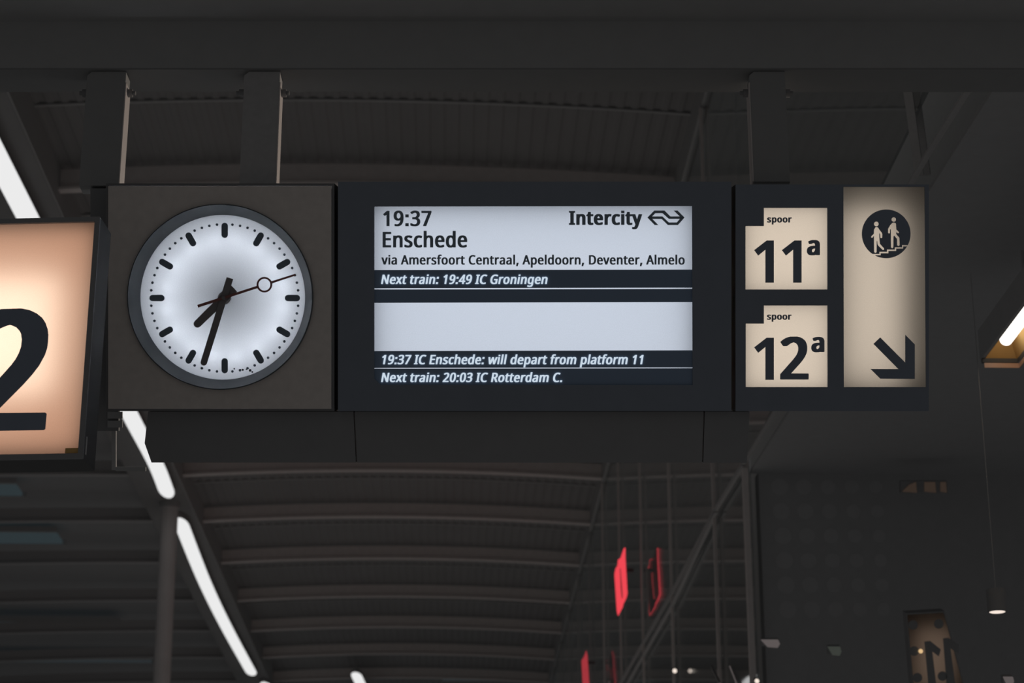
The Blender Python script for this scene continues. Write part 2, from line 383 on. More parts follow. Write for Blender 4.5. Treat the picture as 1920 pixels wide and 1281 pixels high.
"w":[668,[[110,-11,224,-11,234,-9,240,-6,315,227,386,-6,392,-9,402,-11,518,-11,534,-6,537,-1,543,19,653,414,656,426,655,437,648,441,638,442,532,442,522,441,516,437,457,212,392,427,387,437,381,441,261,442,251,441,245,437,174,215,170,223,120,422,115,437,108,441,98,442,-8,442,-23,438,-25,434,-24,419,92,-3,100,-9]]],
"x":[462,[[-2,-11,111,-11,127,-7,212,117,297,-7,312,-11,425,-11,435,-10,442,-6,443,-4,442,9,292,219,434,422,436,434,434,437,418,441,305,441,289,437,212,323,134,437,118,441,5,441,-5,440,-11,436,-13,434,-11,422,132,221,117,198,-18,8,-20,5,-18,-6,-12,-10]]]},
"bold":{"2":[514,[[22,-19,433,-19,456,-16,466,-9,467,71,462,77,456,80,433,83,203,84,331,211,374,258,407,302,433,354,441,386,444,412,443,459,437,486,423,518,413,532,398,549,369,570,331,587,282,597,178,599,148,596,109,587,78,576,39,556,12,537,-3,524,-4,521,-3,502,28,462,42,451,65,449,102,449,125,451,182,489,203,497,218,500,238,491,256,475,264,461,271,432,270,402,261,371,247,342,227,314,184,265,-10,68,-12,-6,-7,-13,-1,-16]]],
"I":[327,[[16,-19,256,-19,279,-16,284,-13,289,-6,288,51,276,59,222,71,222,501,277,514,288,522,289,579,284,586,279,589,256,591,16,591,-7,589,-13,586,-18,579,-16,521,-7,514,49,501,49,71,-6,59,-11,56,-18,48,-16,-9,-7,-16]]],
"a":[505,[[139,-27,228,-25,259,-21,285,-12,290,-12,300,-17,318,-18,402,-18,425,-15,430,-12,435,-6,435,307,433,338,423,374,407,401,388,421,355,439,322,449,278,455,208,456,168,453,138,449,86,435,43,416,34,407,34,393,51,350,57,338,66,332,89,329,142,331,182,348,212,358,226,359,236,355,248,346,258,330,264,310,265,276,205,275,139,268,102,259,73,249,53,239,29,222,15,208,4,193,-7,168,-13,140,-12,84,-3,54,14,26,38,3,63,-11,95,-21],[190,71,173,83,163,101,160,121,168,150,182,166,198,176,226,185,265,189,264,153,261,138,251,113,245,104,225,85,210,76]]],
"c":[440,[[205,-27,281,-27,325,-22,376,-8,396,2,401,8,401,84,396,91,385,95,333,96,311,93,292,85,253,73,241,73,228,78,212,88,197,103,183,127,173,158,167,201,168,244,174,277,184,306,201,331,222,348,239,355,251,355,295,341,318,338,371,339,382,343,388,351,408,406,407,424,402,429,386,436,335,451,285,456,208,456,168,452,142,446,121,439,93,426,66,408,36,374,21,351,11,330,1,297,-4,261,-6,181,-3,153,4,118,14,90,23,73,47,38,69,18,91,3,111,-7,139,-17,173,-24]]],
"e":[507,[[215,-27,295,-27,359,-19,398,-9,425,1,436,6,443,14,443,88,438,95,426,99,409,101,358,99,298,78,271,72,253,72,226,82,203,100,187,121,174,153,169,183,428,183,451,186,456,189,461,196,461,273,458,297,450,331,433,368,414,394,385,421,352,439,309,452,271,456,181,455,142,448,118,439,95,428,72,412,46,386,28,361,7,314,-2,278,-6,241,-6,183,-3,156,10,106,24,76,34,60,43,48,68,23,88,9,115,-5,159,-19],[173,276,178,298,194,328,209,345,231,358,236,358,245,353,266,334,277,314,286,284,285,276]]],
"i":[262,[[52,-19,172,-17,183,-13,188,-6,188,436,183,443,178,446,155,449,52,449,29,446,23,443,18,436,18,-6,23,-13,29,-16],[78,483,146,484,158,487,172,494,185,506,194,524,195,561,188,582,178,594,160,604,143,609,82,610,48,604,33,597,21,585,13,564,13,529,18,512,33,496,46,489,60,484]]],
"n":[551,[[52,-19,155,-19,177,-16,187,-9,188,225,190,249,195,284,202,306,217,332,237,350,262,359,275,354,292,339,302,322,310,295,312,-9,322,-16,345,-19,447,-19,470,-16,480,-9,481,-6,480,319,475,345,468,368,452,396,430,420,399,439,375,447,347,453,319,456,217,454,183,447,173,443,159,447,142,449,52,449,29,446,20,439,18,-6,23,-13,29,-16]]],
"o":[540,[[206,-27,278,-27,318,-22,361,-11,396,6,416,21,447,53,458,70,473,98,481,123,488,154,491,178,491,253,486,291,477,321,466,347,453,368,438,387,421,405,391,426,353,443,326,451,298,455,206,456,166,452,123,441,93,426,78,416,47,388,27,361,13,333,6,313,-4,263,-6,187,-3,160,4,127,24,78,46,47,72,21,99,2,119,-8,143,-17,176,-24],[239,72,223,79,208,91,197,103,184,124,176,148,170,176,167,228,176,283,191,320,213,345,228,353,245,358,262,351,278,339,290,326,301,307,310,284,316,260,318,237,318,194,316,171,308,141,294,110,286,98,269,83,255,75]]],
"p":[548,[[52,-211,155,-211,177,-208,187,-202,189,-20,239,-27,303,-27,335,-24,362,-18,389,-8,420,10,448,37,465,61,478,87,488,115,497,158,500,233,494,293,482,335,465,371,450,393,429,413,402,432,363,448,337,453,309,456,216,455,197,452,170,443,159,448,142,449,52,449,29,446,20,440,18,-199,23,-205,29,-208],[256,72,230,85,218,97,207,114,198,137,191,173,188,227,191,264,195,287,208,321,220,337,230,346,246,355,259,358,276,349,294,333,311,303,318,281,324,253,325,193,318,151,304,114,291,95,279,83,266,75]]],
"r":[386,[[52,-19,155,-19,177,-16,187,-9,188,229,191,255,197,278,208,302,225,325,243,340,257,349,269,353,289,350,327,350,345,351,356,356,361,362,370,425,370,439,365,446,350,451,313,456,232,456,200,451,173,441,159,447,142,449,52,449,29,446,20,439,18,-6,23,-13,29,-16]]],
"s":[439,[[133,-27,216,-27,259,-22,292,-15,316,-7,347,11,374,36,381,46,392,70,397,87,398,140,392,166,378,191,362,209,333,229,299,246,232,272,183,295,173,302,162,314,159,321,159,333,162,340,170,349,182,356,196,361,226,355,279,336,332,335,354,338,365,346,389,401,389,416,384,422,339,441,277,453,244,456,162,456,130,453,90,445,47,426,29,413,15,400,2,381,-8,353,-9,304,-2,274,15,247,36,228,56,215,103,192,156,172,193,155,214,141,221,134,228,121,229,108,227,98,219,87,204,75,179,68,134,78,77,101,60,102,9,101,-3,96,-6,93,-8,13,-1,5,23,-7,69,-19]]],
"t":[344,[[166,-27,234,-27,274,-22,306,-14,315,-9,321,-2,321,64,316,71,305,75,288,76,249,76,221,72,211,79,203,90,197,104,194,121,194,356,285,356,302,358,314,362,319,368,319,436,314,442,302,446,195,448,194,536,189,542,184,545,161,548,69,546,58,542,51,533,26,448,-25,426,-36,418,-37,368,-32,362,-21,358,24,356,24,93,30,63,41,36,51,21,69,3,96,-12,124,-21]]],
"y":[464,[[30,-211,117,-210,137,-207,163,-200,189,-187,203,-177,228,-152,242,-132,265,-89,275,-65,458,418,459,437,454,443,443,448,426,449,316,449,299,448,287,443,284,440,278,425,207,226,128,434,122,443,110,448,93,449,-16,449,-38,446,-48,440,-49,421,121,0,115,-19,92,-73,81,-90,66,-105,50,-114,27,-111,-24,-112,-36,-117,-41,-123,-39,-196,-30,-202,-18,-205]]]}}

def squared(ch, C):
    """square full points, colons and i-dots as in the station lettering"""
    out = []
    for c in C:
        p = [(c[i], c[i + 1]) for i in range(0, len(c), 2)]
        xs, zs = [a for a, _ in p], [b for _, b in p]
        if ch in '.:i' and max(zs) - min(zs) < 230:
            i = 8
            p = rect(min(xs) + i, max(xs) - i, min(zs) + i, max(zs) - i)
        out.append(p)
    return out

def text_polys(s, style, x0, x1, base, cap, italic=0, ref='E'):
    """outlines of a line of text between x0 and x1, standing on `base`, capitals `cap` high"""
    G = GLYPHS[style]
    glyphs, pen = [], 0
    for ch in s:
        adv, C = G[ch]
        P = squared(ch, C)
        glyphs.append([[(x + pen, z) for x, z in p] for p in P])
        pen += adv
    sh = math.tan(math.radians(italic))
    zs = G[ref][1][0][1::2]
    lo = min(zs)
    k = cap / (max(zs) - lo)
    glyphs = [[[(x + z * sh, z) for x, z in p] for p in g] for g in glyphs]
    a = min(x for g in glyphs for p in g for x, _ in p)
    b = max(x for g in glyphs for p in g for x, _ in p)
    kx = (x1 - x0) / (b - a)
    return [[[(x0 + (x - a) * kx, base + (z - lo) * k) for x, z in p] for p in g] for g in glyphs if g]

def glyph_box(ch, style, x0, x1, z0, z1):
    P = squared(ch, GLYPHS[style][ch][1])
    xs = [x for p in P for x, _ in p]
    zs = [z for p in P for _, z in p]
    return [[(x0 + (x - min(xs)) / (max(xs) - min(xs)) * (x1 - x0), z0 + (z - min(zs)) / (max(zs) - min(zs)) * (z1 - z0)) for x, z in p] for p in P]

class Rig:
    """a thing on the plane of the hanging signs; its base point at (px, py)"""
    def __init__(s, name, label, cat, px, py, group=None):
        s.px, s.py = px, py
        s.root = thing(name, label, cat, Matrix.Translation(rig_point(px, py)) @ RIG, group)
    def p(s, x, y):
        return ((x - s.px) * S, (s.py - y) * S)
    def poly(s, pts):
        return [s.p(*q) for q in pts]
    def box(s, bm, xa, xb, ya, yb, d0, d1):
        (x0, z1), (x1, z0) = s.p(xa, ya), s.p(xb, yb)
        return box(bm, x0, x1, d0, d1, z0, z1)
    def r(s, xa, xb, ya, yb):
        (x0, z1), (x1, z0) = s.p(xa, ya), s.p(xb, yb)
        return rect(x0, x1, z0, z1)
    def text(s, t, style, xa, xb, base, top, italic=0, ref='E'):
        (x0, z0), (x1, z1) = s.p(xa, base), s.p(xb, top)
        return text_polys(t, style, x0, x1, z0, z1 - z0, italic, ref=ref)
    def glyph(s, ch, style, xa, xb, ytop, ybot):
        (x0, z1), (x1, z0) = s.p(xa, ytop), s.p(xb, ybot)
        return glyph_box(ch, style, x0, x1, z0, z1)
    def shell(s, bm, xa, xb, ya, yb, d0, d1, t=4):
        """open-fronted box with walls t units thick"""
        s.box(bm, xa, xb, ya, yb, d1 - t * S, d1)
        s.box(bm, xa, xa + t, ya, yb, d0, d1 - t * S)
        s.box(bm, xb - t, xb, ya, yb, d0, d1 - t * S)
        s.box(bm, xa + t, xb - t, ya, ya + t, d0, d1 - t * S)
        s.box(bm, xa + t, xb - t, yb - t, yb, d0, d1 - t * S)
        return bm

NB = bmesh.new

# =================================================================== setting: roof, wall, beams
XL, XR, ZR = -4.27, 2.40, 10.6
BEAMS = (14.8, 17.75, 20.65, 23.4, 26.2, 29.1, 31.9, 34.8, 37.85, 41.1, 44.1, 47.1, 50.1, 53.2, 56.3, 59.4)

def arch(x, xa=XL, xb=XR, sag=.11):
    u = (x - (xa + xb) / 2) / ((xb - xa) / 2)
    return sag * (1 - u * u)

bm = NB()
y0, y1 = 6, 90
n = int((XR + .1 - XL) / .152)
for i in range(n + 1):                      # trapezoid ribs running along the hall
    xa = XL + i * .152
    prof = [(xa, .0), (xa + .045, .0), (xa + .075, .012), (xa + .122, .012), (xa + .152, .0)]
    for (p, a), (q, b) in zip(prof, prof[1:]):
        za, zb = ZR + .28 + arch(p) + a, ZR + .28 + arch(q) + b
        v = [bm.verts.new(c) for c in ((p, y0, za), (q, y0, zb), (q, y1, zb), (p, y1, za))]
        bm.faces.new(v)
box(bm, XL - .1, XR + .1, y0, y1, ZR + .45, ZR + .6)
ceil = struct('ceiling', bm, M['deck'])
for b in (19.15, 22.0, 24.8, 27.6, 30.5, 33.3, 36.3, 39.5, 42.6):
    bm = NB()
    m_ = 24
    for i in range(m_):
        xa, xb = XL + (XR - XL) * i / m_, XL + (XR - XL) * (i + 1) / m_
        hexa(bm, [(xa, b, ZR + .262 + arch(xa)), (xb, b, ZR + .262 + arch(xb)), (xb, b + .04, ZR + .262 + arch(xb)), (xa, b + .04, ZR + .262 + arch(xa))], (0, 0, .018))
    obj('roof_seam', bm, M['beam'], ceil)

def roof_beam(Y, xa, xb, mat, sag, parent, mid=None):
    bm = NB()
    m_ = 24
    for i in range(m_):
        p, q = xa + (xb - xa) * i / m_, xa + (xb - xa) * (i + 1) / m_
        if mid is None:
            zp, zq = ZR + arch(p, xa, xb, sag), ZR + arch(q, xa, xb, sag)
        else:
            zp, zq = [ZR - sag * ((v - mid) / (xb - xa)) ** 2 for v in (p, q)]
        hexa(bm, [(p, Y, zp), (q, Y, zq), (q, Y + .12, zq), (p, Y + .12, zp)], (0, 0, .03))
        hexa(bm, [(p, Y + .05, zp + .03), (q, Y + .05, zq + .03), (q, Y + .07, zq + .03), (p, Y + .07, zp + .03)], (0, 0, .22))
    return obj('roof_beam', bm, mat, parent)
for Y in BEAMS:
    roof_beam(Y, XL + .02, XR, M['roofbeam'], .11, ceil)

bm = NB()                                    # the bay left of the strip lights
box(bm, -16, XL - .75, 6, 90, ZR + .46, ZR + .6)
left_ceiling = struct('ceiling.001', bm, M['dark'])
for Y in BEAMS[5:]:
    roof_beam(Y, -16, XL - .6, M['post'], .5, left_ceiling, XL - .6)
bm = NB()
box(bm, XL - .75, XL, 6, 90, ZR - .16, ZR + .5)
struct('trim_1', bm, M['deck'])
bm = NB()
box(bm, XL, XL + .02, 6, 90, ZR - .155, ZR + .3)
struct('trim_3', bm, M['beam'])              # thin facing on the girder, paler to offset the shade on its side
bm = NB()
box(bm, XR, XR + .06, 10, 70, ZR - .05, ZR + .5)
struct('trim_2', bm, M['beam'])

# skylights in the left bay
for k, (xe, ya, yb, depth) in enumerate(((36, 906, 930, 0), (112, 997, 1020, 0), (226, 1166, 1177, 0), (285, 1236, 1243, 0))):
    zs = ZR + .2
    a, b = at_z(xe - 8, ya, zs), at_z(xe + 2, yb, zs)
    bm = NB()
    box(bm, -15, (a.x + b.x) / 2, min(a.y, b.y), max(a.y, b.y), zs, zs + .06)
    wdo = struct('window_%d' % (k + 1), bm, M['sky'] if k < 2 else M['skydim'])
    bm = NB()
    Ya, Yb = min(a.y, b.y), max(a.y, b.y)
    box(bm, -15, (a.x + b.x) / 2 + .06, Ya - .06, Ya, zs - .02, zs + .08)
    box(bm, -15, (a.x + b.x) / 2 + .06, Yb, Yb + .06, zs - .02, zs + .08)
    obj('window_frame', bm, M['beam'], wdo)
bm = NB()
a, b = at_z(830, 1271, ZR + .2), at_z(1040, 1278, ZR + .2)
box(bm, a.x, b.x, b.y, a.y, ZR + .2, ZR + .24)
wdo = struct('window_5', bm, M['skydim'])

# glass wall on the right with its mullions and the transom
bm = NB()
box(bm, XR + .03, XR + .045, 8, 16.3, 6.4, ZR)
box(bm, XR + .03, XR + .045, 16.3, 70, 2, ZR)
glass = struct('wall_right', bm, M['pane'])
for Y in (15.2, 18.35, 22.1, 25.5, 28.85, 32.0, 35.2, 38.4, 41.6, 44.8, 48, 51.2):
    bm = NB()
    box(bm, XR - .014, XR + .014, Y - .03, Y + .03, 6.45 if Y < 16 else 2, ZR - .06)
    obj('mullion', bm, M['mullion'] if Y < 34 else M['post'], glass)
for Y, px in ((9.78, 1714), (10.05, 1727)):
    bm = NB()
    p, q = at_y(px - 12, 165, Y), at_y(px + 10, 328, Y + .25)
    bar(bm, p, q, .045, .045)
    obj('mullion', bm, M['post'], glass)
bm = NB()
box(bm, XR - .02, XR + .022, 16.30, 16.39, 2, 6.3)
obj('corner_post', bm, M['mullion'], glass)
pts = [(8.5, 5.93), (9.5, 6.0), (16.33, 6.34), (18.14, 6.44), (21.94, 6.53), (28.93, 6.8), (36, 7.02)]
bm = NB()
for (ya, za), (yb, zb) in zip(pts, pts[1:]):
    bar(bm, (XR - .01, ya, za), (XR - .01, yb, zb), .03, .016 if yb < 17 else .035, (1, 0, 0))
obj('transom', bm, M['post'], glass)
bm = NB()
for (ya, za), (yb, zb) in zip(pts[3:], pts[4:]):
    bar(bm, (XR - .01, ya, za - (.02 if ya < 19 else .13)), (XR - .01, yb, zb - .13 - .04 * (yb > 25)), .03, .03, (1, 0, 0))
obj('transom', bm, M['post'], glass)

bm = NB()
box(bm, 4.6, 4.8, 16.65, 95, 0, 45)
box(bm, 4.6, 4.8, 4, 16.65, 6.5, 45)
struct('wall_backing', bm, M['outer'])  # backing added behind the glass to keep the bright sky out
bm = NB()
box(bm, -16, 4.6, 90, 90.3, 0, 14)
struct('wall_far', bm, M['dark'])
bm = NB()
box(bm, -16.3, -16, 6, 90, 0, 14)
struct('wall_left', bm, M['dark'])

# dark lobby behind the glass on the right: soffit and end wall
bm = NB()
hexa(bm, [(XR + .05, 4.5, 5.62), (9, 4.5, 5.62), (9, 16.4, 6.28), (XR + .05, 16.4, 6.28)], (0, 0, .025))
struct('ceiling.002', bm, M['dark'])
bm = NB()
box(bm, XR + .12, 9, 16.4, 16.6, 0, 6.3)
lobby = struct('wall_lobby', bm, M['dark'])
bm = NB()
for j in range(6):
    for i in range(5):
        p = at_y(1462 + 45 * i + 3 * j, 913 + 46 * j, 16.398)
        cyl(bm, p, p + Vector((0, .01, 0)), .07 * (1 - .06 * i), 24)
obj('frit_dots', bm, M['dot'], lobby)

# =================================================================== strip lights and column
def strip_light(pts, label):
    base = Vector(pts[0])
    t = thing('strip_light', label, 'ceiling light', Matrix.Translation(base), 'fluorescent strips in a row along the roof')
    P = [Vector(p) - base for p in pts]
    # finer, rounded curve
    Q = []
    for i in range(len(P) - 1):
        p0, p1, p2, p3 = P[max(i - 1, 0)], P[i], P[i + 1], P[min(i + 2, len(P) - 1)]
        for k in range(10):
            u = k / 10
            Q.append(.5 * (2 * p1 + (p2 - p0) * u + (2 * p0 - 5 * p1 + 4 * p2 - p3) * u * u + (3 * p1 - p0 - 3 * p2 + p3) * u ** 3))
    Q.append(P[-1])
    bm, bh = NB(), NB()
    rings, hr = [], []
    W = .125
    L = [0]
    for a, b in zip(Q, Q[1:]):
        L.append(L[-1] + (b - a).length)
    cap = .5
    samples = []
    for i, q in enumerate(Q):
        d = (Q[min(i + 1, len(Q) - 1)] - Q[max(i - 1, 0)]).normalized()
        samples.append((q, d))
    # rounded ends
    first, last = samples[0], samples[-1]
    head = [(first[0] - first[1] * cap * math.sin(a), first[1], math.cos(a)) for a in (1.5, 1.25, .95, .6, .3)]
    tail = [(last[0] + last[1] * cap * math.sin(a), last[1], math.cos(a)) for a in (.3, .6, .95, 1.25, 1.5)]
    for q, d, s in head + [(q, d, 1) for q, d in samples] + tail:
        side = d.cross(Vector((0, 0, 1))).normalized()
        s = max(s, .12)
        rings.append([bm.verts.new(q + side * W * s * math.cos(a) + Vector((0, 0, .05 * s * math.sin(a)))) for a in [math.pi + math.pi * k / 12 for k in range(13)]])
        hr.append([bh.verts.new(q + side * x * s + Vector((0, 0, z))) for x, z in ((-W * 1.0, .002), (W * 1.0, .002), (W * .8, .09), (-W * .8, .09))])
    for a, b in zip(rings, rings[1:]):
        for k in range(12):
            bm.faces.new((a[k], a[k + 1], b[k + 1], b[k]))
        bm.faces.new((a[12], a[0], b[0], b[12]))
    bm.faces.new(rings[0]); bm.faces.new(rings[-1])
    for a, b in zip(hr, hr[1:]):
        for k in range(4):
            bh.faces.new((a[k], a[(k + 1) % 4], b[(k + 1) % 4], b[k]))
    bh.faces.new(hr[0]); bh.faces.new(hr[-1])
    obj('diffuser', bm, M['strip'], t)
    obj('lamp_housing', bh, M['beam'], t)
    for q in (Q[1], Q[-2]):
        bm = NB()
        cyl(bm, q + Vector((0, 0, .08)), q + Vector((0, 0, .45)), .012, 10)
        obj('hanger_rod', bm, M['beam'], t)
    return t

ZS = 10.34
def sp(x, y):
    p = at_z(x, y, ZS)
    return (p.x, p.y, p.z)
strip_light([sp(-60, 190), sp(48, 400), sp(150, 596), sp(246, 782), sp(291, 868), sp(311, 918)], 'bright white strip light running from the left edge, behind the clock, to the column top')
strip_light([sp(341, 985), sp(383, 1090), sp(424, 1175), sp(470, 1259)], 'bright white curved strip light just right of the grey column')
strip_light([sp(499, 1286), sp(520, 1315), sp(545, 1350)], 'tip of a further white strip light at the bottom edge, right after the curved one')
a_ = at_z(669, 1268, ZS)
strip_light([(a_.x, a_.y, ZS), tuple(at_z(676, 1283, ZS)), tuple(at_z(690, 1310, ZS))], 'short far white strip light at the bottom edge below the roof beams')

cb = at_y(319, 940, 33.0)
column_h = cb.z
ct = thing('support_column', 'slim round grey column standing at the left under the strip lights', 'column', Matrix.Translation((cb.x - .08, 33.0, 0)))
bm = NB()
p_lo = at_y(311, 1281, 33.0)
cyl(bm, (p_lo.x - cb.x + .08 - (p_lo.x - cb.x) * 0 - .0, 0, 0), (.08, 0, ZR + .1), .135, 40)
obj('shaft', bm, M['column'], ct, smooth=False)
bm = NB()
cyl(bm, (.08, 0, ZR - .25), (.08, 0, ZR + .17), .16, 32)
obj('capital', bm, M['beam'], ct)

# =================================================================== crossbeam and hangers
bt = thing('crossbeam', 'broad dark steel crossbeam over the signs carrying the hanging posts', 'beam', Matrix.Translation(CAM + FWD * 7.4 + Vector((0, 0, 3.711))) @ HALL)
bm = NB()
box(bm, -3.2, 3.2, -.10, .08, .006, .212)
obj('web', bm, M['beam'], bt)
bm = NB()
box(bm, -3.2, 3.2, -.101, .095, 0, .006)
obj('shaded_underside', bm, M['underside'], bt)  # thin darker sheet: the shade under the beam put into its colour
bm = NB()
box(bm, -3.3, 3.3, -.9, .1, .212, .36)
obj('flange', bm, M['beam'], bt)

def post(px0, px1, ybot, label, mat, knobs=True, hd=7.355):
    a, b = at_fwd(px0, 250, hd), at_fwd(px1, 250, hd)
    wd = (b - a).length
    zt = CAM.z + 3.711
    lo = at_fwd((px0 + px1) / 2, ybot, hd)
    c = (a + b) / 2
    t = thing('hanger_post', label, 'post', Matrix.Translation((c.x, c.y, zt)) @ HALL, 'hanging posts between crossbeam and signs')
    h = zt - lo.z
    bm = NB()
    r = .018
    pts = [(-wd / 2, -h), (wd / 2, -h), (wd / 2, -.002), (-wd / 2 + r, -.002), (-wd / 2, -r)]
    sheet(bm, [pts], -.042, .042)
    obj('post_body', bm, mat, t)
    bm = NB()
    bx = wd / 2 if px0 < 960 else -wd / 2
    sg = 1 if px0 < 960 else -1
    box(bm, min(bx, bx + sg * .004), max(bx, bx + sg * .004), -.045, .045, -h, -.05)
    obj('lit_side_strip', bm, M['mullion'], t)  # pale strip puts the light on the post's side into its colour
    if knobs:
        for s in (-1, 1):
            bm = NB()
            cyl(bm, (s * wd / 2, 0, -.075), (s * (wd / 2 + .022), 0, -.075), .016, 16)
            cyl(bm, (s * (wd / 2 + .022), 0, -.075), (s * (wd / 2 + .034), 0, -.075), .009, 12)
            obj('bolt', bm, M['black'], t)
    return t
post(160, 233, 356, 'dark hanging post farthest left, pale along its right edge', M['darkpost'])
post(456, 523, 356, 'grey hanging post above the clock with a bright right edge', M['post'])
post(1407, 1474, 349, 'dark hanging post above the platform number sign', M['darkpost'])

# =================================================================== clock
K = Rig('station_clock', 'square brown-grey station clock with round white lit dial showing half past seven', 'clock', 414, 557)
r_ = K.root
KC = K.p(417.9, 558.5)                       # dial centre
KB = K.p(414.2, 557)
bm = K.shell(NB(), 199, 627, 344, 771, -.004, .17)
obj('housing', bm, M['blackdeep'], r_)
bm = sheet(NB(), [K.r(203.5, 621.5, 349.5, 766.5), circle(*KB, 172 * S, 128)], -.008, .004)
obj('front_panel', bm, M['brown'], r_)
bm = tube(NB(), [(174 * S, -.022), (172 * S, -.024), (155.5 * S, .050), (155.5 * S, .056), (174 * S, .056)], *KB)
me_dx = (KC[0] - KB[0]) * .4
obj('bezel', bm, M['bezel'], r_)
DY = .052
bm = sheet(NB(), [circle(*KC, 160 * S, 128)], DY - .002, DY)
dial = obj('dial', bm, M['opal_cool'], r_)
bm = NB()
cyl(bm, (KC[0], DY + .02, KC[1]), (KC[0], DY + .075, KC[1]), .042, 32)
obj('clock_movement', bm, M['blackdeep'], r_)
for k in range(12):
    a = math.radians(30 * k)
    ca, sa = math.cos(a), math.sin(a)
    L, R_ = 28.5 * S, 6 * S
    cap = [(R_ * math.cos(t), L / 2 - R_ + R_ * math.sin(t)) for t in [math.pi * i / 12 for i in range(13)]]
    cap += [(R_ * math.cos(t), -L / 2 + R_ + R_ * math.sin(t)) for t in [math.pi + math.pi * i / 12 for i in range(13)]]
    rr = 127.8 * S
    pts = [(KC[0] + x * ca + (z + rr) * sa, KC[1] - x * sa + (z + rr) * ca) for x, z in cap]
    obj('hour_mark', sheet(NB(), [pts], DY - .004, DY - .002), M['ink'], dial)
for k in range(60):
    if k % 5:
        a = math.radians(6 * k)
        obj('minute_dot', sheet(NB(), [circle(KC[0] + 139.3 * S * math.sin(a), KC[1] + 139.3 * S * math.cos(a), 2.5 * S, 14)], DY - .004, DY - .002), M['ink'], dial)

def hand(name, ang, tail, w_tail, length, w_tip, y, mat, ring=None):
    a = math.radians(ang)
    ca, sa = math.cos(a), math.sin(a)
    tip = [(w_tip / 2 * math.cos(t), length - w_tip / 2 + w_tip / 2 * math.sin(t)) for t in [math.pi * i / 10 for i in range(11)]]
    pts = [(-w_tail / 2, -tail), (w_tail / 2, -tail)] + tip
    P = [[(KC[0] + (x * ca + z * sa) * S, KC[1] + (-x * sa + z * ca) * S) for x, z in pts]]
    h = obj(name, sheet(NB(), P, y, y + .003), mat, r_)
    return h, a
hand('hour_hand', 225.8, 26, 17, 77, 14.5, .030, M['hand'])
hand('minute_hand', 197.2, 39, 12.8, 133, 12.4, .024, M['hand'])
a = math.radians(72.1)
sa, ca = math.sin(a), math.cos(a)
def sp_(x, z):
    return (KC[0] + (x * ca + z * sa) * S, KC[1] + (-x * sa + z * ca) * S)
rc = sp_(0, 80.7)
sec = obj('second_hand', sheet(NB(), [[sp_(-2.6, -51), sp_(2.6, -51), sp_(2.2, 67.5), sp_(-2.2, 67.5)]], .017, .019), M['handred'], r_)
obj('second_hand_tip', sheet(NB(), [[sp_(-2.1, 94.5), sp_(2.1, 94.5), sp_(1.7, 142), sp_(-1.7, 142)]], .017, .019), M['handred'], sec)
obj('second_hand_ring', sheet(NB(), [circle(*rc, 14.6 * S, 48), circle(*rc, 11.2 * S, 48)], .0165, .0195), M['handred'], sec)
bm = NB()
cyl(bm, (KC[0], .034, KC[1]), (KC[0], .050, KC[1]), 12.3 * S, 32)
obj('hub', bm, M['hubm'], r_, smooth=False)
bm = NB()
cyl(bm, (KC[0], .012, KC[1]), (KC[0], .034, KC[1]), 3.5 * S, 20)
obj('hub_pin', bm, M['hand'], r_)
for x, y, s in ((452, 694, 2.2), (459, 693, 1.5), (466, 695, 2.6), (470, 698, 1.8), (436, 692, 1.6)):
    obj('dirt_speck', sheet(NB(), [circle(*K.p(x, y), s * S, 7)], DY - .0035, DY - .002), M['bezel'], dial)
for k in range(16):
    a = 2 * math.pi * (k + .5) / 16
    lamp('dial_lamp', 'POINT', .225, (.93, .96, 1), (KC[0] + .222 * math.sin(a), DY + .108, KC[1] + .222 * math.cos(a)), r_, size=.02)

# =================================================================== departure display
T = Rig('departure_display', 'wide black train departure display listing the 19:37 to Enschede', 'display board', 1003, 557)
r_ = T.root
bm = T.shell(NB(), 634, 1371, 341, 771, .0, .20)
obj('housing', bm, M['black'], r_)
scr = T.poly([(702, 387.5), (1297.5, 386.5), (1298.5, 722), (714, 722), (702, 710)])
bm = sheet(NB(), [T.r(634, 1371, 341, 771), scr], -.006, .003)
obj('front_frame', bm, M['navy'], r_)
bm = sheet(NB(), [T.r(696, 1304, 381, 728)], .004, .006)
screen = obj('screen', bm, M['opal_lcd'], r_)
lamp('screen_backlight', 'AREA', 2.2, (.94, .97, 1), (T.p(1000, 557)[0], .065, T.p(1000, 557)[1]), r_, size=1.20, size_y=.68, aim=(0, -1, 0))
YB = .002
bm = NB()
sheet(bm, [T.poly([(698, 506.5), (1302, 505.5), (1302, 539.5), (698, 540.5)])], YB, YB + .0015)
sheet(bm, [T.poly([(698, 543), (1302, 541.8), (1302, 566.5), (698, 568)])], YB, YB + .0015)
obj('dark_band', bm, M['lcd'], screen)
bm = NB()
sheet(bm, [T.poly([(698, 658.5), (1302, 657), (1302, 689), (698, 690)])], YB, YB + .0015)
sheet(bm, [T.poly([(698, 691.6), (1302, 690.8), (1302, 726), (698, 726)])], YB, YB + .0015)
obj('dark_band', bm, M['lcd'], screen)
def line(name, s, style, xa, xb, base, top, mat, italic=0, ref='E', y=YB):
    bm = NB()
    for g in T.text(s, style, xa, xb, base, top, italic, ref):
        sheet(bm, g, y, y + .0012)
    return obj(name, bm, mat, screen)
line('time_text', '19:37', 'medium', 718.5, 809, 424.0, 395.3, M['ink'])
line('destination_text', 'Enschede', 'medium', 717.3, 876, 464.0, 434.7, M['ink'])
line('route_text', 'via Amersfoort Centraal, Apeldoorn, Deventer, Almelo', 'medium', 715, 1284, 496.2, 478.6, M['ink'])
line('service_text', 'Intercity', 'bold', 1066.8, 1204, 421.8, 395.5, M['ink'], ref='I')
IT = 11
line('announcement_text', 'Next train: 19:49 IC Groningen', 'medium', 714.5, 1026.8, 532.6, 515.2, M['lcdtext'], IT, y=-.0005)
